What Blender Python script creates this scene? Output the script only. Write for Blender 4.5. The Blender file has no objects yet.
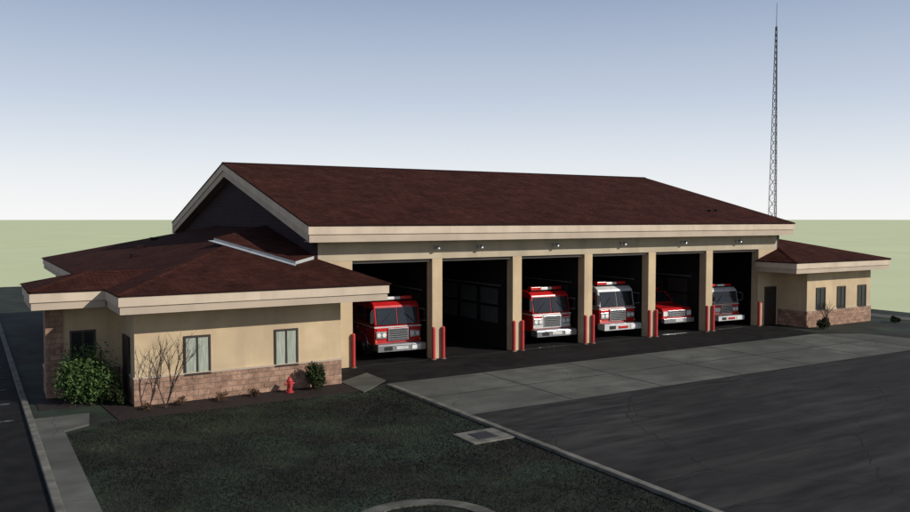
import bpy, bmesh, math, random
import numpy as np
from mathutils import Vector, Matrix
random.seed(7); rng=np.random.default_rng(7)
scene=bpy.context.scene
COL=scene.collection

# ------------------------------------------------------------------ materials
def new_mat(name):
    m=bpy.data.materials.new(name); m.use_nodes=True
    nt=m.node_tree; b=nt.nodes['Principled BSDF']
    return m,nt,b
def set_in(b,k,v):
    if k in b.inputs: b.inputs[k].default_value=v
def noise_mat(name,c1,c2,scale=3.0,rough=0.85,detail=6,layers=(),bump=0.0,bscale=40,lo=0.35,hi=0.65,metal=0,spec=0.3,stretch=(1,1,1),cracks=None):
    """layers: (colour, scale, strength, lo, hi, stretch)"""
    m,nt,b=new_mat(name); N=nt.nodes; L=nt.links
    g=N.new('ShaderNodeNewGeometry'); mp=N.new('ShaderNodeMapping'); mp.inputs['Scale'].default_value=stretch
    L.new(g.outputs['Position'],mp.inputs['Vector'])
    n=N.new('ShaderNodeTexNoise'); n.inputs['Scale'].default_value=scale; n.inputs['Detail'].default_value=detail
    L.new(mp.outputs[0],n.inputs['Vector'])
    r=N.new('ShaderNodeValToRGB'); r.color_ramp.elements[0].position=lo; r.color_ramp.elements[1].position=hi
    r.color_ramp.elements[0].color=(*c1,1); r.color_ramp.elements[1].color=(*c2,1)
    L.new(n.outputs['Fac'],r.inputs['Fac']); out=r.outputs[0]
    for i,(c3,s3,f3,l3,h3,st3) in enumerate(layers):
        mp3=N.new('ShaderNodeMapping'); mp3.inputs['Scale'].default_value=st3; mp3.inputs['Location'].default_value=(17.3*(i+1),5.1*i,0)
        L.new(g.outputs['Position'],mp3.inputs['Vector'])
        n3=N.new('ShaderNodeTexNoise'); n3.inputs['Scale'].default_value=s3; n3.inputs['Detail'].default_value=5
        L.new(mp3.outputs[0],n3.inputs['Vector'])
        r3=N.new('ShaderNodeValToRGB'); r3.color_ramp.elements[0].position=l3; r3.color_ramp.elements[1].position=h3
        r3.color_ramp.elements[0].color=(0,0,0,1); r3.color_ramp.elements[1].color=(f3,f3,f3,1)
        L.new(n3.outputs['Fac'],r3.inputs['Fac'])
        mx=N.new('ShaderNodeMixRGB'); L.new(r3.outputs[0],mx.inputs[0]); L.new(out,mx.inputs[1]); mx.inputs[2].default_value=(*c3,1)
        out=mx.outputs[0]
    if cracks:
        cc,cs,cw=cracks
        nz=N.new('ShaderNodeTexNoise'); nz.inputs['Scale'].default_value=1.5; L.new(g.outputs['Position'],nz.inputs['Vector'])
        va=N.new('ShaderNodeVectorMath'); va.operation='MULTIPLY_ADD'; va.inputs[1].default_value=(0.6,0.6,0); L.new(nz.outputs['Color'],va.inputs[0]); L.new(g.outputs['Position'],va.inputs[2])
        vo=N.new('ShaderNodeTexVoronoi'); vo.feature='DISTANCE_TO_EDGE'; vo.inputs['Scale'].default_value=cs; L.new(va.outputs[0],vo.inputs['Vector'])
        rc=N.new('ShaderNodeValToRGB'); rc.color_ramp.elements[0].position=0; rc.color_ramp.elements[1].position=cw
        rc.color_ramp.elements[0].color=(0.8,0.8,0.8,1); rc.color_ramp.elements[1].color=(0,0,0,1); L.new(vo.outputs['Distance'],rc.inputs['Fac'])
        mx=N.new('ShaderNodeMixRGB'); L.new(rc.outputs[0],mx.inputs[0]); L.new(out,mx.inputs[1]); mx.inputs[2].default_value=(*cc,1); out=mx.outputs[0]
    L.new(out,b.inputs['Base Color'])
    set_in(b,'Roughness',rough); set_in(b,'Metallic',metal); set_in(b,'Specular IOR Level',spec)
    if bump>0:
        nb=N.new('ShaderNodeTexNoise'); nb.inputs['Scale'].default_value=bscale; nb.inputs['Detail'].default_value=4
        L.new(g.outputs['Position'],nb.inputs['Vector'])
        bp=N.new('ShaderNodeBump'); bp.inputs['Strength'].default_value=bump; bp.inputs['Distance'].default_value=0.02
        L.new(nb.outputs['Fac'],bp.inputs['Height']); L.new(bp.outputs[0],b.inputs['Normal'])
    return m
def flat(name,c,rough=0.5,metal=0,spec=0.5,coat=0):
    d=tuple(x*0.8 for x in c)
    m=noise_mat(name,d,c,scale=2.5,rough=rough,metal=metal,spec=spec)
    set_in(m.node_tree.nodes['Principled BSDF'],'Coat Weight',coat)
    return m
def brick_mat(name,c1,c2,mort,w,h,axis='x',msize=0.015,rough=0.95,bump=0.3,mix=0.4,nscale=0.8,spec=0.2):
    m,nt,b=new_mat(name); N=nt.nodes; L=nt.links
    g=N.new('ShaderNodeNewGeometry'); s=N.new('ShaderNodeSeparateXYZ'); c=N.new('ShaderNodeCombineXYZ')
    L.new(g.outputs['Position'],s.inputs[0])
    u,v={'roof_y':('X','Y'),'roof_x':('Y','X')}.get(axis,(None,None))
    if axis=='wall':
        ad=N.new('ShaderNodeMath'); ad.operation='ADD'; L.new(s.outputs['X'],ad.inputs[0]); L.new(s.outputs['Y'],ad.inputs[1])
        L.new(ad.outputs[0],c.inputs[0]); L.new(s.outputs['Z'],c.inputs[1])
    else:
        L.new(s.outputs[u],c.inputs[0]); L.new(s.outputs[v],c.inputs[1])
    t=N.new('ShaderNodeTexBrick'); t.inputs['Scale'].default_value=1
    t.inputs['Brick Width'].default_value=w; t.inputs['Row Height'].default_value=h
    t.inputs['Mortar Size'].default_value=msize; t.inputs['Mortar Smooth'].default_value=0.3
    t.inputs['Color1'].default_value=(*c1,1); t.inputs['Color2'].default_value=(*c2,1); t.inputs['Mortar'].default_value=(*mort,1)
    L.new(c.outputs[0],t.inputs['Vector']); col=t.outputs['Color']
    for sc_,mm,dt,stv in ((nscale,mix,8,(1,1,1)),(nscale*5,mix*0.7,4,(1,0.3,1) if axis!='roof_x' else (0.3,1,1))):
        mp=N.new('ShaderNodeMapping'); mp.inputs['Scale'].default_value=stv; L.new(g.outputs['Position'],mp.inputs['Vector'])
        n=N.new('ShaderNodeTexNoise'); n.inputs['Scale'].default_value=sc_; n.inputs['Detail'].default_value=dt; n.inputs['Roughness'].default_value=0.65
        L.new(mp.outputs[0],n.inputs['Vector'])
        r=N.new('ShaderNodeValToRGB'); r.color_ramp.elements[0].position=0.3; r.color_ramp.elements[1].position=0.7
        a=1-mm; r.color_ramp.elements[0].color=(a,a,a,1); r.color_ramp.elements[1].color=(1+mm,1+mm,1+mm,1)
        L.new(n.outputs['Fac'],r.inputs['Fac'])
        mx=N.new('ShaderNodeMixRGB'); mx.blend_type='MULTIPLY'; mx.inputs[0].default_value=1
        L.new(col,mx.inputs[1]); L.new(r.outputs[0],mx.inputs[2]); col=mx.outputs[0]
    L.new(col,b.inputs['Base Color'])
    set_in(b,'Roughness',rough); set_in(b,'Specular IOR Level',spec)
    bp=N.new('ShaderNodeBump'); bp.inputs['Strength'].default_value=bump; bp.inputs['Distance'].default_value=0.01; bp.invert=True
    L.new(t.outputs['Fac'],bp.inputs['Height']); L.new(bp.outputs[0],b.inputs['Normal'])
    return m

M={}
S1=(1,1,1)
M['field']=noise_mat('field',(0.56,0.60,0.34),(0.61,0.65,0.38),scale=0.05,layers=[((0.54,0.60,0.36),0.01,0.5,0.4,0.6,S1)])
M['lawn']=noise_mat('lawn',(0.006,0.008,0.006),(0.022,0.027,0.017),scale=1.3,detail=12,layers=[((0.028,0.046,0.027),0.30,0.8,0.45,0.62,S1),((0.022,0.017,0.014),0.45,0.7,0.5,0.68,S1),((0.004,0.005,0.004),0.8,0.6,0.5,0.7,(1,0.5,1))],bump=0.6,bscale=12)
M['asphalt']=noise_mat('asphalt',(0.017,0.016,0.016),(0.047,0.044,0.043),scale=1.6,detail=14,layers=[((0.024,0.022,0.021),0.10,0.8,0.42,0.6,S1),((0.070,0.066,0.061),0.5,0.6,0.5,0.75,(0.25,2.4,1)),((0.010,0.010,0.010),0.9,0.55,0.53,0.72,(0.3,1.5,1))],bump=0.3,bscale=60,lo=0.3,hi=0.7,stretch=(0.5,1.8,1),spec=0.1,cracks=((0.010,0.010,0.010),0.16,0.004))
M['asphalt_dark']=noise_mat('asphalt_dark',(0.008,0.008,0.008),(0.017,0.016,0.016),scale=1.5,detail=10,layers=[((0.028,0.027,0.026),0.4,0.5,0.5,0.7,(0.5,1.6,1))],bump=0.2,bscale=60,spec=0.1)
M['concrete']=noise_mat('concrete',(0.092,0.093,0.080),(0.138,0.138,0.118),scale=0.9,detail=12,layers=[((0.070,0.071,0.063),0.2,0.8,0.42,0.62,S1),((0.05,0.05,0.045),0.8,0.5,0.5,0.7,(0.35,1.6,1))],bump=0.15,bscale=50,spec=0.12,cracks=((0.045,0.045,0.042),0.22,0.003))
M['kerb']=noise_mat('kerb',(0.075,0.072,0.060),(0.19,0.18,0.15),scale=2.4,detail=10,bump=0.2,lo=0.3,hi=0.7)
M['ring']=noise_mat('worn_concrete',(0.030,0.032,0.024),(0.12,0.115,0.095),scale=1.6,detail=10,bump=0.2,lo=0.35,hi=0.65)
M['paint_line']=noise_mat('paint_line',(0.03,0.03,0.03),(0.20,0.20,0.19),scale=5,detail=8)
M['mulch']=noise_mat('mulch',(0.008,0.006,0.005),(0.03,0.019,0.016),scale=14,detail=8,bump=0.8,bscale=30)
M['stucco']=noise_mat('stucco',(0.50,0.38,0.24),(0.59,0.455,0.285),scale=1.2,detail=8,layers=[((0.43,0.33,0.215),0.35,0.7,0.42,0.62,S1),((0.36,0.27,0.18),1.5,0.5,0.5,0.75,(1,1,0.12))],bump=0.15,bscale=80)
M['stucco_grey']=noise_mat('stucco_grey',(0.41,0.345,0.25),(0.49,0.41,0.295),scale=0.8,detail=8,layers=[((0.31,0.26,0.19),1.2,0.6,0.5,0.75,(1,1,0.12))],bump=0.1,bscale=80)
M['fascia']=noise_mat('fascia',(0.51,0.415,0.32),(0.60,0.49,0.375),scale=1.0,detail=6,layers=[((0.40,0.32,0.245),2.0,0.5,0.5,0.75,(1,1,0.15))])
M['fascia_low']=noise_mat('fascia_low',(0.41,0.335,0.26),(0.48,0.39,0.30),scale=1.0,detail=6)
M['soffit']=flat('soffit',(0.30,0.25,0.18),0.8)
M['brick']=brick_mat('split_face_block',(0.24,0.145,0.10),(0.36,0.225,0.16),(0.17,0.12,0.095),0.40,0.20,'wall',msize=0.014,mix=0.35,nscale=2.5)
RC=((0.056,0.0195,0.0138),(0.039,0.0135,0.0100),(0.020,0.008,0.006))
M['roof_y']=brick_mat('shingle_y',*RC,0.33,0.15,'roof_y',msize=0.014,mix=0.36,spec=0.04)
M['roof_x']=brick_mat('shingle_x',*RC,0.33,0.15,'roof_x',msize=0.014,mix=0.36,spec=0.04)
M['roof_edge']=flat('roof_edge',(0.022,0.009,0.008),0.8,spec=0.1)
M['gable']=brick_mat('gable_cladding',(0.034,0.021,0.026),(0.030,0.019,0.023),(0.012,0.008,0.010),30,0.2,'wall',msize=0.012,mix=0.2)
M['flash']=flat('flashing',(0.42,0.43,0.43),0.5)
M['frame']=flat('window_frame',(0.035,0.025,0.02),0.5)
M['curtain']=noise_mat('blind',(0.26,0.29,0.24),(0.42,0.45,0.38),scale=6,rough=0.15,stretch=(6,6,0.3),spec=0.6)
M['glass']=noise_mat('dark_glass',(0.012,0.014,0.018),(0.02,0.023,0.028),scale=1,rough=0.1,spec=0.6)
M['door']=noise_mat('door',(0.03,0.018,0.013),(0.045,0.028,0.02),scale=3,rough=0.5)
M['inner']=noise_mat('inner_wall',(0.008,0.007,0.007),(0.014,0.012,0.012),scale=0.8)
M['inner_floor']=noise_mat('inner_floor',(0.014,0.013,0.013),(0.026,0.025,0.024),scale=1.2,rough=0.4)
M['panel']=flat('rear_door_panel',(0.035,0.035,0.035),0.6)
M['pane']=flat('rear_door_pane',(0.09,0.10,0.10),0.3)
M['red']=flat('red_paint',(0.52,0.014,0.016),0.28,coat=0.3)
M['bred']=flat('bollard_red',(0.46,0.035,0.035),0.55)
M['white']=flat('white_paint',(0.62,0.62,0.60),0.3,coat=0.3)
M['chrome']=flat('chrome',(0.58,0.59,0.61),0.25,metal=0.8)
M['alu']=flat('roller_shutter',(0.30,0.31,0.33),0.4,metal=0.5)
M['black']=flat('black_rubber',(0.012,0.012,0.013),0.7)
M['lampw']=flat('lens_white',(0.85,0.85,0.80),0.1)
M['lampr']=flat('lens_red',(0.6,0.02,0.02),0.15)
M['lampa']=flat('lens_amber',(0.7,0.25,0.03),0.2)
M['steel']=flat('mast_steel',(0.055,0.055,0.062),0.6)
M['bark']=noise_mat('bark',(0.035,0.025,0.018),(0.08,0.055,0.04),scale=10)
def leaf_mat(name,c1,c2):
    m,nt,b=new_mat(name); N=nt.nodes; L=nt.links
    g=N.new('ShaderNodeNewGeometry'); r=N.new('ShaderNodeValToRGB')
    r.color_ramp.elements[0].color=(*c1,1); r.color_ramp.elements[1].color=(*c2,1)
    L.new(g.outputs['Random Per Island'],r.inputs['Fac']); L.new(r.outputs[0],b.inputs['Base Color'])
    set_in(b,'Roughness',0.6); set_in(b,'Specular IOR Level',0.15)
    return m
M['leaf']=leaf_mat('leaf',(0.022,0.045,0.012),(0.09,0.145,0.045))
M['leaf_dark']=leaf_mat('leaf_dark',(0.012,0.020,0.007),(0.05,0.065,0.022))
M['leaf_dry']=leaf_mat('leaf_dry',(0.06,0.035,0.02),(0.16,0.09,0.055))
m,nt,bb_=new_mat('grass_blade'); N=nt.nodes; L=nt.links
g=N.new('ShaderNodeNewGeometry'); n=N.new('ShaderNodeTexNoise'); n.inputs['Scale'].default_value=0.34; n.inputs['Detail'].default_value=7; L.new(g.outputs['Position'],n.inputs['Vector'])
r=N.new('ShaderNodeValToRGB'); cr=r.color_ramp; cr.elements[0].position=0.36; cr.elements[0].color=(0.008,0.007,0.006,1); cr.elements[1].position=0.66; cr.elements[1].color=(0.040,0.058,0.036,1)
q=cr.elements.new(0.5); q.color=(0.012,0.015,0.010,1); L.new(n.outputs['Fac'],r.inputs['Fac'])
r2=N.new('ShaderNodeValToRGB'); r2.color_ramp.elements[0].color=(0.5,0.5,0.5,1); r2.color_ramp.elements[1].color=(1.5,1.4,1.2,1); L.new(g.outputs['Random Per Island'],r2.inputs['Fac'])
mx=N.new('ShaderNodeMixRGB'); mx.blend_type='MULTIPLY'; mx.inputs[0].default_value=1; L.new(r.outputs[0],mx.inputs[1]); L.new(r2.outputs[0],mx.inputs[2]); L.new(mx.outputs[0],bb_.inputs['Base Color'])
set_in(bb_,'Roughness',0.8); set_in(bb_,'Specular IOR Level',0.1); M['blade']=m

# ------------------------------------------------------------------ helpers
def empty(name,loc=(0,0,0)):
    e=bpy.data.objects.new(name,None); e.location=loc; e.empty_display_size=0.5; COL.objects.link(e); return e
def mesh_obj(name,verts,faces,mats,parent=None,midx=None,smooth=False,loc=None):
    me=bpy.data.meshes.new(name); me.from_pydata([tuple(v) for v in verts],[],faces)
    if not isinstance(mats,(list,tuple)): mats=[mats]
    for m in mats: me.materials.append(m)
    if midx is not None: me.polygons.foreach_set('material_index',midx)
    if smooth: me.polygons.foreach_set('use_smooth',[True]*len(me.polygons))
    me.update()
    o=bpy.data.objects.new(name,me); COL.objects.link(o)
    if loc: o.location=loc
    if parent: o.parent=parent
    return o
class MB:
    def __init__(s): s.v=[];s.f=[];s.m=[];s.mats=[]
    def mi(s,mat):
        if mat not in s.mats: s.mats.append(mat)
        return s.mats.index(mat)
    def box(s,x0,x1,y0,y1,z0,z1,mat):
        n=len(s.v); s.v+=[(x0,y0,z0),(x1,y0,z0),(x1,y1,z0),(x0,y1,z0),(x0,y0,z1),(x1,y0,z1),(x1,y1,z1),(x0,y1,z1)]
        s.f+=[(n,n+3,n+2,n+1),(n+4,n+5,n+6,n+7),(n,n+1,n+5,n+4),(n+1,n+2,n+6,n+5),(n+2,n+3,n+7,n+6),(n+3,n,n+4,n+7)]
        s.m+=[s.mi(mat)]*6
    def prism(s,pts,off,mat,side=None):
        n=len(s.v); k=len(pts); s.v+=[tuple(p) for p in pts]+[tuple(Vector(p)+Vector(off)) for p in pts]
        s.f.append(tuple(range(n,n+k))); s.f.append(tuple(range(n+2*k-1,n+k-1,-1))); s.m+=[s.mi(mat)]*2
        sm=s.mi(side or mat)
        for i in range(k):
            j=(i+1)%k; s.f.append((n+i,n+k+i,n+k+j,n+j)); s.m.append(sm)
    def cyl(s,p0,p1,r0,r1,mat,seg=12):
        p0=Vector(p0);p1=Vector(p1); d=(p1-p0).normalized(); a=d.orthogonal().normalized(); b=d.cross(a)
        n=len(s.v)
        for p,r in((p0,r0),(p1,r1)):
            for i in range(seg):
                t=2*math.pi*i/seg; s.v.append(tuple(p+a*math.cos(t)*r+b*math.sin(t)*r))
        for i in range(seg):
            j=(i+1)%seg; s.f.append((n+i,n+j,n+seg+j,n+seg+i)); s.m.append(s.mi(mat))
        s.f.append(tuple(range(n+seg-1,n-1,-1))); s.f.append(tuple(range(n+seg,n+2*seg))); s.m+=[s.mi(mat)]*2
    def obj(s,name,parent=None,bevel=0,loc=None):
        o=mesh_obj(name,s.v,s.f,s.mats,parent,s.m,loc=loc)
        bm=bmesh.new(); bm.from_mesh(o.data); bmesh.ops.recalc_face_normals(bm,faces=bm.faces); bm.to_mesh(o.data); bm.free()
        if bevel:
            md=o.modifiers.new('bevel','BEVEL'); md.width=bevel; md.segments=2; md.limit_method='ANGLE'; md.angle_limit=math.radians(40)
        return o
def boxo(name,x0,x1,y0,y1,z0,z1,mat,parent=None,bevel=0):
    b=MB(); b.box(x0,x1,y0,y1,z0,z1,mat); return b.obj(name,parent,bevel)

# ------------------------------------------------------------------ ground
def sheet(name,pts,z,mat,thick=None):
    if thick is None:
        return mesh_obj(name,[(x,y,z) for x,y in pts],[tuple(range(len(pts)))],mat)
    b=MB(); b.prism([(x,y,z) for x,y in pts],(0,0,-thick),mat); return b.obj(name)
R=6000
sheet('ground',[(-R,-R),(R,-R),(R,R),(-R,R)],0.0,M['field'])
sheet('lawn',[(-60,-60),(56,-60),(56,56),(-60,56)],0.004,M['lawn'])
sheet('parking_lot',[(14.1,-60),(56,-60),(56,-13.5),(50,-11.2),(44,-10.2),(42,-9.9),(14.1,-9.9)],0.008,M['asphalt'])
sheet('concrete_apron',[(14.1,-9.9),(42,-9.9),(44,-7.8),(43.3,-5.2),(41.0,-3.9),(14.1,-3.9)],0.012,M['concrete'])
sheet('driveway',[(12.7,-4.3),(12.7,-0.05),(14.1,-0.02),(41.4,-0.02),(41.4,-3.9),(14.1,-3.9)],0.016,M['asphalt_dark'])
sheet('access_road',[(-30,-60),(1.55,-60),(1.55,40),(-30,40)],0.008,M['asphalt_dark'])
b=MB()
for x in np.arange(18.6,42,4.53): b.box(x-0.02,x+0.02,-9.85,-3.95,0.013,0.0165,M['asphalt_dark'])
b.box(14.2,41.9,-6.93,-6.89,0.013,0.0165,M['asphalt_dark']); b.obj('expansion_joints')
boxo('kerb',13.88,14.1,-60,-4.4,-0.05,0.10,M['kerb'],bevel=0.02)
boxo('kerb',1.55,1.75,-60,40,-0.05,0.11,M['kerb'],bevel=0.02)
sheet('sidewalk',[(1.75,-60),(2.45,-60),(2.45,-5.4),(3.2,-4.9),(3.4,-3.3),(1.75,-3.3)],0.06,M['concrete'],0.1)
sheet('footpath',[(12.62,-5.0),(14.3,-3.4),(14.3,-1.6),(12.62,-2.8)],0.05,M['concrete'],0.08)
sheet('mulch_bed',[(2.0,-1.9),(3.9,-1.9),(4.1,-4.7),(12.6,-4.7),(12.6,-3.0),(4.9,-3.0),(4.9,0),(2.0,0)],0.03,M['mulch'],0.06)
sheet('side_path',[(51.5,-3.5),(53.2,-4.2),(53.2,30),(51.5,30)],0.03,M['concrete'],0.06)
b=MB()
for y in np.arange(-3.0,34,2.75): b.box(-4.6,1.2,y,y+0.11,0.009,0.0125,M['paint_line'])
b.box(-4.72,-4.6,-3,34,0.009,0.0125,M['paint_line']); b.obj('parking_markings')
e=empty('storm_drain')
b=MB(); b.box(12.4,13.87,-13.0,-11.8,-0.02,0.05,M['kerb']); b.obj('pad',e,0.015)
b=MB()
for i in range(7): b.box(12.80+i*0.09,12.85+i*0.09,-12.7,-12.1,0.05,0.066,M['steel'])
b.box(12.75,13.45,-12.75,-12.05,0.045,0.053,M['black']); b.obj('grate',e)
pts=[];f=[];seg=64
for i in range(seg):
    a=2*math.pi*i/seg
    for r_,z in((1.75,0.0),(1.75,0.035),(1.38,0.035),(1.38,0.0)): pts.append((8.15+r_*math.cos(a),-17.85+r_*math.sin(a),z))
for i in range(seg):
    j=(i+1)%seg
    for k in range(3): f.append((i*4+k,j*4+k,j*4+k+1,i*4+k+1))
mesh_obj('circular_path',pts,f,M['ring'])

# ------------------------------------------------------------------ fire station
FS=empty('fire_station')
PX=[14.12+4.53*k for k in range(7)]
DT=4.68
W0,W1=12.6,42.9
b=MB()
for i,x in enumerate(PX):
    if 0<i<6: b.box(x-0.27,x+0.27,0,0.5,0,DT,M['stucco'])
b.box(W0,PX[0]+0.27,0,0.5,0,DT,M['stucco']); b.box(PX[6]-0.27,W1,0,0.5,0,DT,M['stucco'])
b.obj('bay_piers',FS,0.01)
boxo('header_wall',W0,W1,-0.01,0.5,DT,5.62,M['stucco_grey'],FS)
b=MB()
for i in range(6): b.box(PX[i]+0.27,PX[i+1]-0.27,0.1,0.42,DT-0.14,DT-0.003,M['frame'])
b.obj('door_heads',FS)
b=MB()
for i in range(6):
    b.box(PX[i]+0.3,PX[i+1]-0.3,0.7,4.6,DT+0.05,DT+0.11,M['panel'])
    for s in(PX[i]+0.32,PX[i+1]-0.36): b.box(s,s+0.04,0.55,4.6,DT-0.1,DT-0.03,M['alu'])
b.obj('raised_doors',FS)
b=MB()
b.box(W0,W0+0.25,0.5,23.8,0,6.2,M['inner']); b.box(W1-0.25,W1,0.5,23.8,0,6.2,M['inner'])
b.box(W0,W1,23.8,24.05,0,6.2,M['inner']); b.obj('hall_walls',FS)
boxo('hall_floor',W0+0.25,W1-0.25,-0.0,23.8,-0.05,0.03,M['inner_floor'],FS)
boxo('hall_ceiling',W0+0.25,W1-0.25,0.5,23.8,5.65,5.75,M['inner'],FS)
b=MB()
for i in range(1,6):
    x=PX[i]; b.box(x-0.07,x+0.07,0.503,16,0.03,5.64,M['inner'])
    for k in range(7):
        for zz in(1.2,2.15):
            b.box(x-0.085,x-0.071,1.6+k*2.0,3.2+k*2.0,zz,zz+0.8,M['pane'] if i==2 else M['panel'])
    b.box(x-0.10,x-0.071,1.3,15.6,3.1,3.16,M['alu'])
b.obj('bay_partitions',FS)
b=MB()
for i in range(6):
    x0,x1=PX[i]+0.4,PX[i+1]-0.4
    b.box(x0,x1,23.7,23.79,0.03,4.4,M['panel'])
    for r_ in range(3):
        for c in range(4):
            w=(x1-x0)/4; b.box(x0+c*w+0.1,x0+(c+1)*w-0.1,23.66,23.70,1.3+r_*1.0,2.0+r_*1.0,M['pane'])
b.obj('rear_doors',FS)
b=MB()
for k,(x,y) in enumerate([(19.4,9),(20.9,9.0),(22.0,9.0),(14.7,4.5),(14.7,7.0),(28.1,3.0)]):
    b.box(x,x+0.04,y,y+0.6,0,2.2,M['alu']); b.box(x+1.1,x+1.14,y,y+0.6,0,2.2,M['alu'])
    for z in(0.5,1.1,1.7,2.2):
        b.box(x+0.04,x+1.1,y,y+0.6,z,z+0.04,M['alu'])
        for j in range(3): b.box(x+0.1+j*0.33,x+0.35+j*0.33,y+0.05,y+0.5,z-0.32,z-0.05,random.choice([M['bred'],M['panel'],M['lampr'],M['panel']]))
b.obj('equipment_racks',FS)

# main roof
X0,X1=12.03,43.2; YE,YR,YB=-0.92,11.9,24.72; ZE,ZR=6.27,9.56
b=MB()
b.prism([(X0,YE,ZE),(X1,YE,ZE),(X1,YR,ZR),(X0,YR,ZR)],(0,0,-0.07),M['roof_y'],M['roof_edge'])
b.prism([(X0,YB,ZE),(X1,YB,ZE),(X1,YR,ZR),(X0,YR,ZR)],(0,0,-0.07),M['roof_y'],M['roof_edge'])
b.obj('main_roof',FS)
b=MB()
b.prism([(X0,YR-0.16,ZR-0.025),(X0,YR,ZR+0.03),(X0,YR+0.16,ZR-0.025)],(X1-X0,0,0),M['roof_edge']); b.obj('ridge_cap',FS)
b=MB()
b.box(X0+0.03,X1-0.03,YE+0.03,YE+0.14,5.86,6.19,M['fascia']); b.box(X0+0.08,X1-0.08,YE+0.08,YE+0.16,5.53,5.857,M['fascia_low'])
b.box(X0+0.03,X1-0.03,YB-0.14,YB-0.03,5.53,6.19,M['fascia'])
sl=(ZR-ZE)/(YR-YE)
def rake(xa,xb,top,bot,mat):
    ya=YE+0.145; yb=YB-0.145
    za=lambda y: ZE+sl*(min(y,2*YR-y)-YE)
    b.prism([(xa,ya,za(ya)-top),(xa,YR,ZR-top),(xa,yb,za(yb)-top),(xa,yb,za(yb)-bot),(xa,YR,ZR-bot),(xa,ya,za(ya)-bot)],(xb-xa,0,0),mat)
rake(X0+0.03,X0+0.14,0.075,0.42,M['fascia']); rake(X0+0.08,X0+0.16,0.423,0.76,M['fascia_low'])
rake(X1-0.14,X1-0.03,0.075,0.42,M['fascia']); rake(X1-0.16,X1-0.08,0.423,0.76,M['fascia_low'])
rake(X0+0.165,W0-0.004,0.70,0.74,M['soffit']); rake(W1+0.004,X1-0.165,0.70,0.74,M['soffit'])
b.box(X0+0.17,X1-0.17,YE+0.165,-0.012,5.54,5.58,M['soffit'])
b.obj('main_fascia',FS)
b=MB()
for xa,xb in((W0-0.003,W0+0.2),(W1-0.2,W1+0.003)):
    b.prism([(xa,-0.012,4.5),(xa,-0.012,6.25),(xa,YR,ZR-0.08),(xa,23.9,6.25),(xa,23.9,4.5)],(xb-xa,0,0),M['gable'])
b.obj('gable_walls',FS)
for i in range(6):
    x=(PX[i]+PX[i+1])/2 if i else PX[1]-0.1
    b=MB(); b.box(x-0.07,x+0.07,-0.05,-0.01,5.12,5.3,M['alu']); b.cyl((x,-0.05,5.24),(x,-0.26,5.26),0.02,0.02,M['alu'],8)
    b.cyl((x,-0.27,5.3),(x,-0.27,5.14),0.05,0.11,M['alu'],14); b.cyl((x,-0.27,5.14),(x,-0.27,5.10),0.08,0.05,M['lampw'],14)
    b.obj('wall_lamp',FS)

# left annex -----------------------------------------------------------
def roofset(name,planes):
    b=MB()
    for pts,mat in planes: b.prism(pts,(0,0,-0.06),M[mat],M['roof_edge'])
    b.obj(name,FS)
ez=4.0
E1=(12.6,6.4,6.1);E2=(12.6,15.05,6.1)
roofset('left_wing_roof',[
 ([(4.2,-4.25,ez),(14.1,-4.25,ez),(12.6,0,4.838),E1],'roof_y'),
 ([(4.2,-4.25,ez),E1,E2,(4.2,25.7,ez)],'roof_x'),
 ([(4.2,25.7,ez),E2,(12.6,25.7,ez)],'roof_y'),
 ([(14.1,-4.25,ez),(14.1,-0.02,ez),(12.6,-0.02,4.836)],'roof_x')])
roofset('left_porch_roof',[
 ([(1.8,-1.3,ez),(4.3,-1.3,ez),(6.3,0.75,4.512),(3.85,0.75,4.512)],'roof_y'),
 ([(1.8,2.8,ez),(4.3,2.8,ez),(6.3,0.75,4.512),(3.85,0.75,4.512)],'roof_y'),
 ([(1.8,-1.3,ez),(3.85,0.75,4.512),(1.8,2.8,ez)],'roof_x')])
def capline(b,p,q,w=0.13):
    p=Vector(p);q=Vector(q); d=(q-p).normalized(); s=d.cross(Vector((0,0,1))).normalized()*w
    up=Vector((0,0,0.03)); dn=Vector((0,0,-0.025))
    b.prism([p-s+dn,p+up,p+s+dn],q-p,M['roof_y'])
b=MB(); capline(b,(4.2,-4.25,ez),E1); capline(b,(4.2,25.7,ez),E2); capline(b,(14.1,-4.25,ez),(12.6,0,4.838))
capline(b,(1.8,-1.3,ez),(3.85,0.75,4.512)); capline(b,(3.85,0.75,4.512),(6.3,0.75,4.512)); capline(b,(1.8,2.8,ez),(3.85,0.75,4.512))
b.obj('left_hip_caps',FS)
fz=lambda y:4+0.1972*(y+4.25)
b=MB(); P=[(9.35,3.5),(11.45,-1.0),(12.55,-0.2),(12.55,6.2)]
b.prism([(x,y,fz(y)+0.14) for x,y in P],(0,0,-0.13),M['roof_y'],M['flash'])
b.prism([(9.1,3.5,fz(3.5)+0.012),(11.35,-1.25,fz(-1.25)+0.012),(11.5,-0.95,fz(-0.95)+0.03),(9.42,3.45,fz(3.45)+0.03)],(0,0,0.02),M['flash'])
b.obj('roof_cricket',FS)
def fascia_run(b,p,q,out):
    (x0,y0),(x1,y1)=p,q
    for i0,i1,z0,z1,m in((0.03,0.12,3.62,3.935,'fascia'),(0.08,0.15,3.35,3.617,'fascia_low')):
        if out[1]!=0:
            s=out[1]; ya,yb=sorted((y0-s*i0,y0-s*i1)); b.box(min(x0,x1)+i0,max(x0,x1)-i0,ya,yb,z0,z1,M[m])
        else:
            s=out[0]; xa,xb=sorted((x0-s*i0,x0-s*i1)); b.box(xa,xb,min(y0,y1)+i1+0.002,max(y0,y1)-i1-0.002,z0,z1,M[m])
b=MB()
fascia_run(b,(4.2,-4.25),(14.1,-4.25),(0,-1)); fascia_run(b,(4.2,-4.25),(4.2,-1.15),(-1,0)); fascia_run(b,(4.2,2.65),(4.2,25.7),(-1,0))
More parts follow.
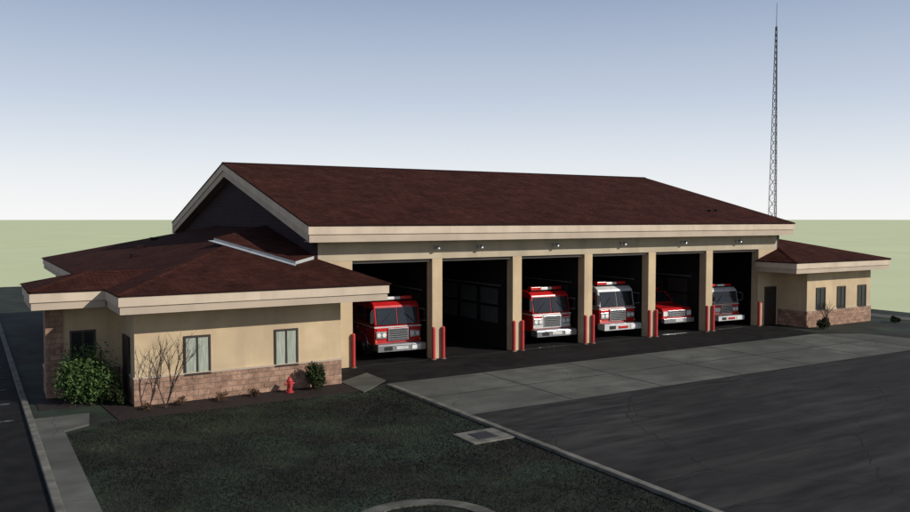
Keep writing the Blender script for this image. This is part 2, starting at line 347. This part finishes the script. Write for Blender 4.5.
fascia_run(b,(14.1,-4.25),(14.1,0.12),(1,0)); fascia_run(b,(1.8,-1.3),(4.34,-1.3),(0,-1)); fascia_run(b,(1.8,-1.3),(1.8,2.8),(-1,0)); fascia_run(b,(1.8,2.8),(4.34,2.8),(0,1))
fascia_run(b,(4.2,25.7),(12.6,25.7),(0,1))
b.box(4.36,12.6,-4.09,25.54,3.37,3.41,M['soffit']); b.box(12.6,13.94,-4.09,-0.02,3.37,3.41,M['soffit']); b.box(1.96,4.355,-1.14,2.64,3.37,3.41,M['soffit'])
b.obj('left_fascia',FS)
BH=1.03
def wallpair(b,x0,x1,y0,y1,top=3.37):
    b.box(x0,x1,y0,y1,BH,top,M['stucco'])
def plinth(b,x0,x1,y0,y1):
    b.box(x0,x1,y0,y1,0,BH-0.06,M['brick']); b.box(x0-0.02,x1+0.02,y0-0.02,y1+0.02,BH-0.06,BH,M['fascia_low'])
b=MB(); wallpair(b,4.9,12.55,-3,0.0); wallpair(b,4.9,12.55,0.0,25); wallpair(b,2.45,4.9,0.0,1.6); b.obj('left_wing_walls',FS)
b=MB(); plinth(b,4.86,12.56,-3.04,-0.06); b.box(4.86,12.5,1.7,25.0,0,BH-0.06,M['brick']); plinth(b,2.41,4.83,-0.04,1.64)
b.box(2.38,2.95,-0.1,0.5,0,3.368,M['brick']); b.obj('left_wing_plinth',FS)
def window_y(name,x0,x1,z0,z1,y,split=True,mat='curtain'):
    b=MB(); f=0.07
    b.box(x0-f,x1+f,y-0.045,y+0.05,z1,z1+f,M['frame']); b.box(x0-f,x1+f,y-0.065,y+0.05,z0-f,z0,M['frame'])
    b.box(x0-f,x0,y-0.045,y+0.05,z0,z1,M['frame']); b.box(x1,x1+f,y-0.045,y+0.05,z0,z1,M['frame'])
    if split: xm=(x0+x1)/2; b.box(xm-0.03,xm+0.03,y-0.04,y+0.05,z0,z1,M['frame'])
    b.box(x0,x1,y-0.015,y+0.05,z0,z1,M[mat]); b.obj(name,FS)
window_y('left_window_1',6.62,7.42,1.0,2.28,-3); window_y('left_window_2',9.93,10.72,1.0,2.28,-3)
window_y('porch_window',3.25,3.98,0.7,2.35,0.0,True,'glass')
def door_x(name,x,y0,y1,z1,s=-1):
    b=MB(); a=sorted((x,x+s*0.05)); c=sorted((x,x+s*0.03))
    b.box(a[0],a[1],y0-0.08,y0,0.04,z1,M['frame']); b.box(a[0],a[1],y1,y1+0.08,0.04,z1,M['frame']); b.box(a[0],a[1],y0-0.08,y1+0.08,z1,z1+0.08,M['frame'])
    b.box(c[0],c[1],y0,y1,0.04,z1,M['door']); b.obj(name,FS)
door_x('side_door',4.86,-2.1,-1.1,2.25)
# right annex -----------------------------------------------------------
roofset('right_wing_roof',[
 ([(40.7,-2.9,ez),(50,-2.9,ez),(42.9,4.2,5.775),(42.9,0,4.725)],'roof_y'),
 ([(40.7,-2.9,ez),(42.9,-0.02,4.72),(40.7,-0.02,ez)],'roof_x'),
 ([(50,-2.9,ez),(50,25,ez),(42.9,17.9,5.775),(42.9,4.2,5.775)],'roof_x'),
 ([(50,25,ez),(42.9,25,ez),(42.9,17.9,5.775)],'roof_y')])
b=MB(); capline(b,(50,-2.9,ez),(42.9,4.2,5.775)); capline(b,(40.7,-2.9,ez),(42.9,0,4.725)); b.obj('right_hip_caps',FS)
b=MB()
fascia_run(b,(40.7,-2.9),(50,-2.9),(0,-1)); fascia_run(b,(40.7,-2.9),(40.7,0.12),(-1,0)); fascia_run(b,(50,-2.9),(50,25),(1,0))
b.box(40.86,49.84,-2.74,-0.02,3.37,3.41,M['soffit']); b.box(42.95,49.84,-0.02,24.8,3.37,3.41,M['soffit']); b.obj('right_fascia',FS)
b=MB(); wallpair(b,42.92,49.3,-2.0,24.6); b.obj('right_wing_walls',FS)
b=MB(); plinth(b,42.88,49.34,-2.04,24.64); b.obj('right_wing_plinth',FS)
window_y('right_window_1',43.85,44.6,1.05,2.3,-2,True,'glass'); window_y('right_window_2',45.9,46.6,1.05,2.3,-2,True,'glass'); window_y('right_window_3',48.0,48.75,1.05,2.3,-2,True,'glass')
b=MB(); b.box(41.62,41.7,-0.05,0,0.03,2.3,M['frame']); b.box(42.6,42.68,-0.05,0,0.03,2.3,M['frame']); b.box(41.62,42.68,-0.05,0,2.3,2.38,M['frame']); b.box(41.7,42.6,-0.03,0,0.03,2.3,M['door'])
b.box(41.85,42.45,-0.036,-0.03,1.2,2.0,M['glass']); b.obj('staff_door',FS)
for x,y in((38.6,1.6),(39.3,1.75)):
    z=ZE+sl*(y-YE); b=MB(); b.box(x,x+0.35,y,y+0.35,z-0.05,z+0.13,M['roof_edge']); b.obj('roof_vent',FS,0.02)
for x,y in((8.0,13.5),(7.0,9.0),(9.4,17.0)):
    z=4+0.25*(x-4.2); b=MB(); b.box(x-0.2,x+0.2,y-0.2,y+0.2,z-0.08,z+0.14,M['roof_edge']); b.obj('roof_vent',FS,0.03)

# ------------------------------------------------------------------ bollards against the piers
def bollard(x,y):
    b=MB(); n=14
    b.cyl((0,0,0),(0,0,1.45),0.085,0.085,M['bred'],n); b.cyl((0,0,1.45),(0,0,1.51),0.085,0.04,M['bred'],n)
    b.cyl((0,0,0),(0,0,0.03),0.14,0.13,M['kerb'],n)
    b.obj('bollard',None,0,(x,y,0.016))
for i,x in enumerate(PX):
    if i>0: bollard(x-0.26,-0.10)
    if i<6: bollard(x+0.26,-0.10)
# ------------------------------------------------------------------ vehicles
def wheel(b,x,y,r,w):
    b.cyl((x-w/2,y,r),(x+w/2,y,r),r,r,M['black'],24); b.cyl((x-w/2-0.01,y,r),(x+w/2+0.01,y,r),r*0.58,r*0.58,M['chrome'],20); b.cyl((x-w/2-0.05,y,r),(x+w/2+0.05,y,r),r*0.2,r*0.2,M['alu'],12)
def fire_engine(x,y,s=1.0,top='red',band='white',L=8.6,ladder=True,rot=0,face='red'):
    e=empty('fire_engine',(x,y,0.03)); e.scale=(s,s,s); w=1.2; e.rotation_euler=(0,0,math.radians(rot))
    b=MB()
    prof=[(0.05,0.62),(0.0,1.5),(0.0,1.56),(2.9,1.56),(2.9,0.62)]
    b.prism([(-w,p,z) for p,z in prof],(2*w,0,0),M['red'])
    b.obj('cab_lower',e,0.05)
    b=MB(); prof=[(0.02,1.565),(0.22,2.5),(0.45,2.66),(2.85,2.66),(2.9,1.565)]
    b.prism([(-w+0.02,p,z) for p,z in prof],(2*w-0.04,0,0),M[top]); b.obj('cab_upper',e,0.07)
    b=MB()
    for xa,xb in((-1.06,-0.03),(0.03,1.06)):
        b.prism([(xa,0.0,1.62),(xb,0.0,1.62),(xb,0.165,2.40),(xa,0.165,2.40)],(0,0.06,0.0),M['glass'])
    for sx in(-1,1):
        xs=sx*(w-0.015)
        for ya,yb in((0.35,1.15),(1.4,2.3)): b.box(min(xs,xs+sx*0.02),max(xs,xs+sx*0.02),ya,yb,1.68,2.36,M['glass'])
        b.cyl((sx*0.9,-0.03,1.64),(sx*0.35,0.08,2.15),0.012,0.012,M['black'],5)
    b.obj('windows',e)
    b=MB()
    if face=='white': b.box(-1.14,1.14,-0.02,0.02,0.8,1.46,M['white'])
    b.box(-0.52,0.52,-0.05,0.02,0.86,1.44,M['chrome'])
    for i in range(6): b.box(-0.47,0.47,-0.062,-0.051,0.89+i*0.09,0.94+i*0.09,M['black'])
    for sx in(-1,1):
        a=sorted((sx*0.60,sx*1.12)); b.box(a[0],a[1],-0.03,0.03,0.98,1.3,M['chrome'])
        for k in(0.72,0.99): b.cyl((sx*k,-0.05,1.14),(sx*k,0.0,1.14),0.105,0.105,M['lampw'],16)
        a=sorted((sx*0.62,sx*1.1)); b.box(a[0],a[1],-0.035,0.02,1.34,1.45,M['lampr'])
        b.box(min(sx*1.1,sx*1.17),max(sx*1.1,sx*1.17),-0.04,0.02,0.8,0.9,M['lampa'])
    b.box(-1.22,1.22,-0.5,0.1,0.42,0.72,M['chrome'] if band=='white' else M['white']); b.box(-1.18,1.18,-0.46,0.1,0.723,0.75,M['alu'])
    b.box(-0.9,-0.5,-0.525,-0.5,0.48,0.66,M['black']); b.box(0.5,0.9,-0.525,-0.5,0.48,0.66,M['lampw'])
    b.box(-0.3,0.3,-0.53,-0.5,0.5,0.64,M[band])
    b.obj('front_end',e,0.012)
    b=MB(); b.box(-w-0.004,w+0.004,-0.006,2.92,1.475,1.54,M['white'])
    b.box(-w-0.006,w+0.006,3.0,L,1.0,1.13,M['white']); b.obj('stripe',e)
    b=MB()
    b.box(-0.95,0.95,0.55,0.85,2.70,2.74,M['black']); b.box(-0.95,-0.35,0.53,0.87,2.745,2.90,M['lampr']); b.box(0.35,0.95,0.53,0.87,2.745,2.90,M['lampr']); b.box(-0.34,0.34,0.53,0.87,2.745,2.88,M['lampw'])
    b.obj('light_bar',e,0.02)
    b=MB()
    for sx in(-1,1):
        b.cyl((sx*w,0.25,2.3),(sx*(w+0.2),-0.12,2.28),0.02,0.02,M['chrome'],8); b.cyl((sx*w,0.25,1.7),(sx*(w+0.2),-0.12,1.75),0.02,0.02,M['chrome'],8)
        a=sorted((sx*(w+0.08),sx*(w+0.27))); b.box(a[0],a[1],-0.16,-0.10,1.78,2.26,M['black'])
        a=sorted((sx*(w+0.095),sx*(w+0.255))); b.box(a[0],a[1],-0.10,-0.095,1.8,2.24,M['chrome'])
        xs=sx*(w+0.001)
        for yy in(0.3,1.25,1.33,2.4): b.box(min(xs,xs+sx*0.004),max(xs,xs+sx*0.004),yy,yy+0.02,0.75,1.46,M['black'])
        for yy in(1.02,2.15): b.box(min(xs,xs+sx*0.03),max(xs,xs+sx*0.03),yy,yy+0.14,1.3,1.34,M['chrome'])
    b.obj('mirrors_doors',e,0.004)
    b=MB()
    b.box(-w+0.08,w-0.08,2.95,3.75,0.6,2.3,M['alu']); b.box(-w,w,3.8,L,0.65,2.35,M['red'])
    for sx in(-1,1):
        for ya,yb in((3.95,5.0),(5.1,6.1),(7.5,L-0.15)):
            if yb>ya: a=sorted((sx*w,sx*(w+0.015))); b.box(a[0],a[1],ya,yb,1.16,2.25,M['alu'])
        for k in range(3):
            a=sorted((sx*(w-0.08),sx*(w+0.03))); b.cyl((a[0],3.15+0.22*k,1.2),(a[1],3.15+0.22*k,1.2),0.07,0.07,M['chrome'],12)
            b.cyl((a[0],3.15+0.22*k,1.8),(a[1]-0.03,3.15+0.22*k,1.8),0.06,0.06,M['white'],12)
    b.obj('body',e,0.02)
    if ladder:
        b=MB()
        for xx in(-0.9,-0.5): b.box(xx-0.03,xx+0.03,3.2,L,2.46,2.56,M['chrome'])
        for yy in np.arange(3.4,L,0.35): b.box(-0.87,-0.53,yy,yy+0.04,2.49,2.53,M['chrome'])
        for yy in(3.9,6,7.5): b.box(-0.95,-0.45,yy,yy+0.06,2.35,2.46,M['black'])
        b.box(-0.2,0.9,3.9,7.6,2.35,2.5,M['black']); b.obj('ladder',e)
    b=MB(); b.box(-0.5,0.5,0.2,L-0.2,0.4,0.62,M['black'])
    for yy in(1.55,6.8):
        for sx in(-1,1): wheel(b,sx*(w-0.2),yy,0.52,0.36)
    b.obj('chassis_wheels',e)
    b=MB()
    for sx in(-1,1):
        for yy in(1.55,6.8):
            for k in range(8):
                a0=math.pi*k/8;a1=math.pi*(k+1)/8
                P=[(yy+0.58*math.cos(a0),0.52+0.58*math.sin(a0)),(yy+0.66*math.cos(a0),0.52+0.66*math.sin(a0)),(yy+0.66*math.cos(a1),0.52+0.66*math.sin(a1)),(yy+0.58*math.cos(a1),0.52+0.58*math.sin(a1))]
                xa=sx*(w-0.01); b.prism([(xa,p,q) for p,q in P],(sx*0.04,0,0),M['chrome'])
    b.obj('wheel_arches',e)
    return e
fire_engine(17.15,1.05,0.98,'red','white',rot=-4)
fire_engine(26.15,1.05,1.0,'red','white',rot=-4,face='white')
fire_engine(30.70,1.05,1.03,'white','red',rot=-4)
fire_engine(39.55,1.1,0.86,'white','red',rot=-4,L=8.0)
def light_truck(name,x,y,s=1.0):
    e=empty(name,(x,y,0.03)); e.scale=(s,s,s); w=1.0; e.rotation_euler=(0,0,math.radians(-4))
    b=MB()
    prof=[(0.0,0.55),(0.0,1.1),(0.12,1.2),(1.35,1.32),(2.0,1.93),(3.55,1.95),(3.85,1.36),(5.7,1.36),(5.75,0.6)]
    b.prism([(-w,p,z) for p,z in prof],(2*w,0,0),M['red']); b.obj('cab_body',e,0.06)
    b=MB(); p,q=prof[3],prof[4]; n=Vector((0,-(q[1]-p[1]),(q[0]-p[0]))).normalized()*0.012
    def Lp(t,x): return (x,p[0]+(q[0]-p[0])*t+n.y,p[1]+(q[1]-p[1])*t+n.z)
    b.prism([Lp(0.1,-w+0.1),Lp(0.1,w-0.1),Lp(0.93,w-0.18),Lp(0.93,-w+0.18)],(0,0.02,-0.02),M['glass'])
    for sx in(-1,1):
        zt=q[1]-0.1; zb=p[1]+0.06
        b.prism([(sx*(w-0.01),1.55,zb),(sx*(w-0.01),2.7,zb),(sx*(w-0.01),2.7,zt),(sx*(w-0.01),2.05,zt)],(sx*0.02,0,0),M['glass'])
        b.prism([(sx*(w-0.01),2.8,zb),(sx*(w-0.01),3.65,zb),(sx*(w-0.01),3.45,zt),(sx*(w-0.01),2.8,zt)],(sx*0.02,0,0),M['glass'])
    b.obj('windows',e)
    b=MB(); b.box(-0.62,0.62,-0.04,0.02,0.75,1.08,M['chrome'])
    for i in range(3): b.box(-0.57,0.57,-0.052,-0.041,0.79+i*0.1,0.83+i*0.1,M['black'])
    for sx in(-1,1):
        a=sorted((sx*0.66,sx*0.95)); b.box(a[0],a[1],-0.03,0.03,0.8,1.04,M['lampw'])
        c=sorted((sx*(w+0.02),sx*(w+0.24))); b.box(c[0],c[1],1.55,1.63,1.4,1.65,M['black'])
    b.box(-1.02,1.02,-0.18,0.05,0.45,0.68,M['chrome']); b.box(-0.25,0.25,-0.19,-0.18,0.5,0.62,M['white']); b.obj('front_end',e,0.015)
    b=MB(); zt=q[1]+0.03; b.box(-0.6,0.6,2.2,2.45,zt,zt+0.03,M['black']); b.box(-0.6,-0.1,2.2,2.45,zt+0.032,zt+0.14,M['lampr']); b.box(0.1,0.6,2.2,2.45,zt+0.032,zt+0.14,M['lampr']); b.box(-0.1,0.1,2.22,2.43,zt+0.032,zt+0.12,M['lampw']); b.obj('light_bar',e,0.01)
    b=MB(); b.box(-w-0.004,w+0.004,0.1,5.7,0.95,1.02,M['white']); b.obj('stripe',e)
    b=MB(); b.box(-0.4,0.4,0.2,5.5,0.35,0.56,M['black'])
    for yy in(0.95,4.6):
        for sx in(-1,1): wheel(b,sx*(w-0.11),yy,0.40,0.28)
    b.obj('chassis_wheels',e)
light_truck('pickup_truck',35.25,1.0,1.1)

# ------------------------------------------------------------------ hydrant
b=MB(); n=18
b.cyl((0,0,0),(0,0,0.05),0.16,0.16,M['bred'],n); b.cyl((0,0,0.05),(0,0,0.46),0.105,0.10,M['bred'],n); b.cyl((0,0,0.46),(0,0,0.50),0.14,0.14,M['bred'],n)
b.cyl((0,0,0.50),(0,0,0.60),0.115,0.06,M['bred'],n); b.cyl((0,0,0.60),(0,0,0.66),0.03,0.03,M['bred'],6)
b.cyl((-0.19,0,0.37),(0.19,0,0.37),0.045,0.045,M['bred'],12); b.cyl((0,-0.2,0.33),(0,0,0.33),0.06,0.06,M['bred'],12)
b.cyl((0,-0.22,0.33),(0,-0.2,0.33),0.07,0.07,M['bred'],12)
b.obj('fire_hydrant',None,0.006,(10.25,-3.55,0.03)).scale=(0.95,0.95,0.9)

# ------------------------------------------------------------------ plants
def leaf_cloud(name,loc,rx,ry,rz,n,mat,size=0.06,lumps=9,stems=True,spiky=0.0):
    e=empty(name,loc)
    c=rng.normal(size=(lumps,3)); c/=np.linalg.norm(c,axis=1)[:,None]; c*=rng.uniform(0.25,0.66,size=(lumps,1)); c[:,2]=np.abs(c[:,2])*0.9
    idx=rng.integers(0,lumps,n); d=rng.normal(size=(n,3)); d/=np.linalg.norm(d,axis=1)[:,None]
    rad=rng.uniform(0.2,1,n)**0.5*rng.uniform(0.24,0.46,lumps)[idx]*(1+spiky*rng.normal(0,0.25,n))
    p=(c[idx]+d*rad[:,None])
    p*=np.array([rx,ry,rz]); p[:,2]+=rz*0.35; p=p[p[:,2]>0.02]
    n=len(p); a=rng.normal(size=(n,3)); a/=np.linalg.norm(a,axis=1)[:,None]; t=rng.normal(size=(n,3)); bb=np.cross(a,t); bb/=np.linalg.norm(bb,axis=1)[:,None]
    s=size*rng.uniform(0.6,1.3,(n,1))
    V=np.stack([p-a*s,p+bb*s*0.45,p+a*s,p-bb*s*0.45],1).reshape(-1,3)
    F=[(4*i,4*i+1,4*i+2,4*i+3) for i in range(n)]
    mesh_obj('foliage',V.tolist(),F,mat,e)
    if stems:
        b=MB()
        for k in range(14):
            q=Vector(c[k%lumps])*1.1; q=Vector((q.x*rx,q.y*ry,q.z*rz+rz*0.4)); b.cyl((q.x*0.15,q.y*0.15,0),q,0.014,0.006,M['bark'],5)
        b.obj('stems',e)
leaf_cloud('bush',(3.75,-1.45,0.03),1.3,0.95,1.6,9500,M['leaf'],0.065,22,spiky=0.9)
leaf_cloud('shrub',(11.1,-3.6,0.03),0.62,0.5,0.9,5000,M['leaf_dark'],0.05,11,spiky=0.4)
leaf_cloud('shrub',(4.5,-2.4,0.03),0.4,0.4,0.65,1500,M['leaf_dark'],0.05,7,spiky=0.6)
for x,y,s in((6.3,-3.6,0.32),(7.7,-3.65,0.38),(8.9,-3.6,0.33),(5.2,-3.7,0.3)):
    leaf_cloud('dry_shrub',(x,y,0.03),s,s,s*0.9,420,M['leaf_dry'],0.035,6,spiky=1)
leaf_cloud('shrub',(43.3,-2.9,0.02),0.5,0.5,0.6,1800,M['leaf_dark'],0.06,7)
leaf_cloud('shrub',(49.9,-3.3,0.02),0.4,0.4,0.4,1200,M['leaf_dark'],0.06,7)
def bare(name,x,y,h,spread=0.5,n=9):
    b=MB()
    def br(p,d,l,r,dep):
        q=p+d*l; b.cyl(p,q,r,r*0.65,M['bark'],5)
        if dep==0: return
        for k in range(3 if dep>1 else 2):
            nd=(d+Vector((random.uniform(-1,1),random.uniform(-1,1),random.uniform(-0.1,0.6)))*spread).normalized()
            br(p+d*l*random.uniform(0.6,1),nd,l*random.uniform(0.55,0.8),r*0.62,dep-1)
    for k in range(n//3):
        d=Vector((random.uniform(-.4,.4),random.uniform(-.25,.25),1)).normalized(); br(Vector((0,0,0)),d,h*0.36,0.024,4)
    b.obj(name,None,0,(x,y,0.03))
bare('bare_sapling',5.75,-3.8,2.9); bare('bare_sapling',43.2,-3.2,2.0)  # first one is added in place of a tree shadow on the left wing wall

def grass(name,x0,x1,y0,y1,n,excl):
    p=np.stack([rng.uniform(x0,x1,n),rng.uniform(y0,y1,n)],1); k=np.ones(n,bool)
    for a,bx,c,d in excl: k&=~((p[:,0]>a)&(p[:,0]<bx)&(p[:,1]>c)&(p[:,1]<d))
    k&=(np.abs(np.hypot(p[:,0]-8.15,p[:,1]+17.85)-1.565)>0.17)
    p=p[k]; n=len(p); h=rng.uniform(0.02,0.065,n); t=rng.uniform(0,2*np.pi,n); w=0.011
    dx=np.cos(t)*w; dy=np.sin(t)*w; lx=rng.normal(0,0.03,n); ly=rng.normal(0,0.03,n)
    V=np.zeros((n,3,3)); V[:,0]=np.stack([p[:,0]-dx,p[:,1]-dy,np.zeros(n)],1); V[:,1]=np.stack([p[:,0]+dx,p[:,1]+dy,np.zeros(n)],1); V[:,2]=np.stack([p[:,0]+lx,p[:,1]+ly,h],1)
    me=bpy.data.meshes.new(name); me.vertices.add(3*n); me.vertices.foreach_set('co',V.ravel()); me.loops.add(3*n); me.loops.foreach_set('vertex_index',np.arange(3*n,dtype=np.int32))
    me.polygons.add(n); me.polygons.foreach_set('loop_start',np.arange(0,3*n,3,dtype=np.int32)); me.polygons.foreach_set('loop_total',np.full(n,3,dtype=np.int32)); me.update(calc_edges=True); me.validate()
    me.materials.append(M['blade']); o=bpy.data.objects.new(name,me); COL.objects.link(o)
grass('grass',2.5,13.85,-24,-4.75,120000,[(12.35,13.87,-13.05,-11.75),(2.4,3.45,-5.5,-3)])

# ------------------------------------------------------------------ radio mast
b=MB(); H=21.8; mx_,my=55.2,9.9
def leg(z,k):
    r=0.42*(1-z/H)+0.07; a=2*math.pi*k/3+0.35; return Vector((mx_+r*math.cos(a),my+r*math.sin(a),z))
zs=[0]; st=1.15
while zs[-1]<H-0.5: zs.append(min(H,zs[-1]+st)); st=max(0.45,st*0.965)
for a,c in zip(zs[:-1],zs[1:]):
    for k in range(3):
        b.cyl(leg(a,k),leg(c,k),0.028,0.028,M['steel'],6); b.cyl(leg(a,k),leg(c,(k+1)%3),0.014,0.014,M['steel'],4); b.cyl(leg(a,(k+1)%3),leg(c,k),0.014,0.014,M['steel'],4); b.cyl(leg(c,k),leg(c,(k+1)%3),0.012,0.012,M['steel'],4)
b.cyl((mx_,my,H-0.4),(mx_,my,23.5),0.03,0.02,M['steel'],6); b.box(mx_-0.7,mx_+0.7,my-0.7,my+0.7,0,0.25,M['kerb'])
b.obj('radio_mast')

# ------------------------------------------------------------------ light and sky
sd=Vector((0.60,-0.80,0)).normalized(); el=math.radians(29)
sv=Vector((sd.x*math.cos(el),sd.y*math.cos(el),math.sin(el)))
sun=bpy.data.lights.new('sun','SUN'); sun.energy=4.1; sun.angle=math.radians(0.6); sun.color=(1,0.945,0.86)
so=bpy.data.objects.new('sun',sun); COL.objects.link(so); so.rotation_euler=sv.to_track_quat('Z','Y').to_euler(); so.location=(20,-40,40)
w=bpy.data.worlds.new('World'); scene.world=w; w.use_nodes=True; N=w.node_tree.nodes; L=w.node_tree.links
bg=N['Background']; bg.inputs['Strength'].default_value=1.0
sky=N.new('ShaderNodeTexSky'); sky.sky_type='NISHITA'; sky.sun_disc=False; sky.sun_elevation=el; sky.sun_rotation=math.atan2(sd.x,sd.y); sky.altitude=0; sky.air_density=1; sky.dust_density=1
sc=N.new('ShaderNodeMixRGB'); sc.blend_type='MULTIPLY'; sc.inputs[0].default_value=1; sc.inputs[2].default_value=(0.1,0.1,0.1,1); L.new(sky.outputs[0],sc.inputs[1])
tc=N.new('ShaderNodeTexCoord'); sp=N.new('ShaderNodeSeparateXYZ'); L.new(tc.outputs['Generated'],sp.inputs[0])
rp=N.new('ShaderNodeValToRGB'); L.new(sp.outputs['Z'],rp.inputs['Fac']); cr=rp.color_ramp
cr.elements[0].position=0.0; cr.elements[0].color=(1.0,1.0,1.0,1); cr.elements[1].position=0.7; cr.elements[1].color=(0.10,0.14,0.24,1)
for p,c in((0.05,(0.86,0.89,0.93)),(0.14,(0.58,0.65,0.77)),(0.27,(0.30,0.38,0.54))):
    q=cr.elements.new(p); q.color=(*c,1)
mxw=N.new('ShaderNodeMixRGB'); mxw.inputs[0].default_value=0.9; L.new(sc.outputs[0],mxw.inputs[1]); L.new(rp.outputs[0],mxw.inputs[2]); L.new(mxw.outputs[0],bg.inputs['Color'])
scene.view_settings.view_transform='Standard'; scene.view_settings.look='None'; scene.view_settings.exposure=0

# ------------------------------------------------------------------ camera
cd=bpy.data.cameras.new('camera'); cd.sensor_width=36; cd.lens=812/910*36; cd.clip_end=20000; cd.clip_start=0.1
co=bpy.data.objects.new('camera',cd); COL.objects.link(co); co.location=(0,-32.5,6.5)
co.rotation_euler=(math.radians(90-2.61),0,math.radians(-31.1)); scene.camera=co
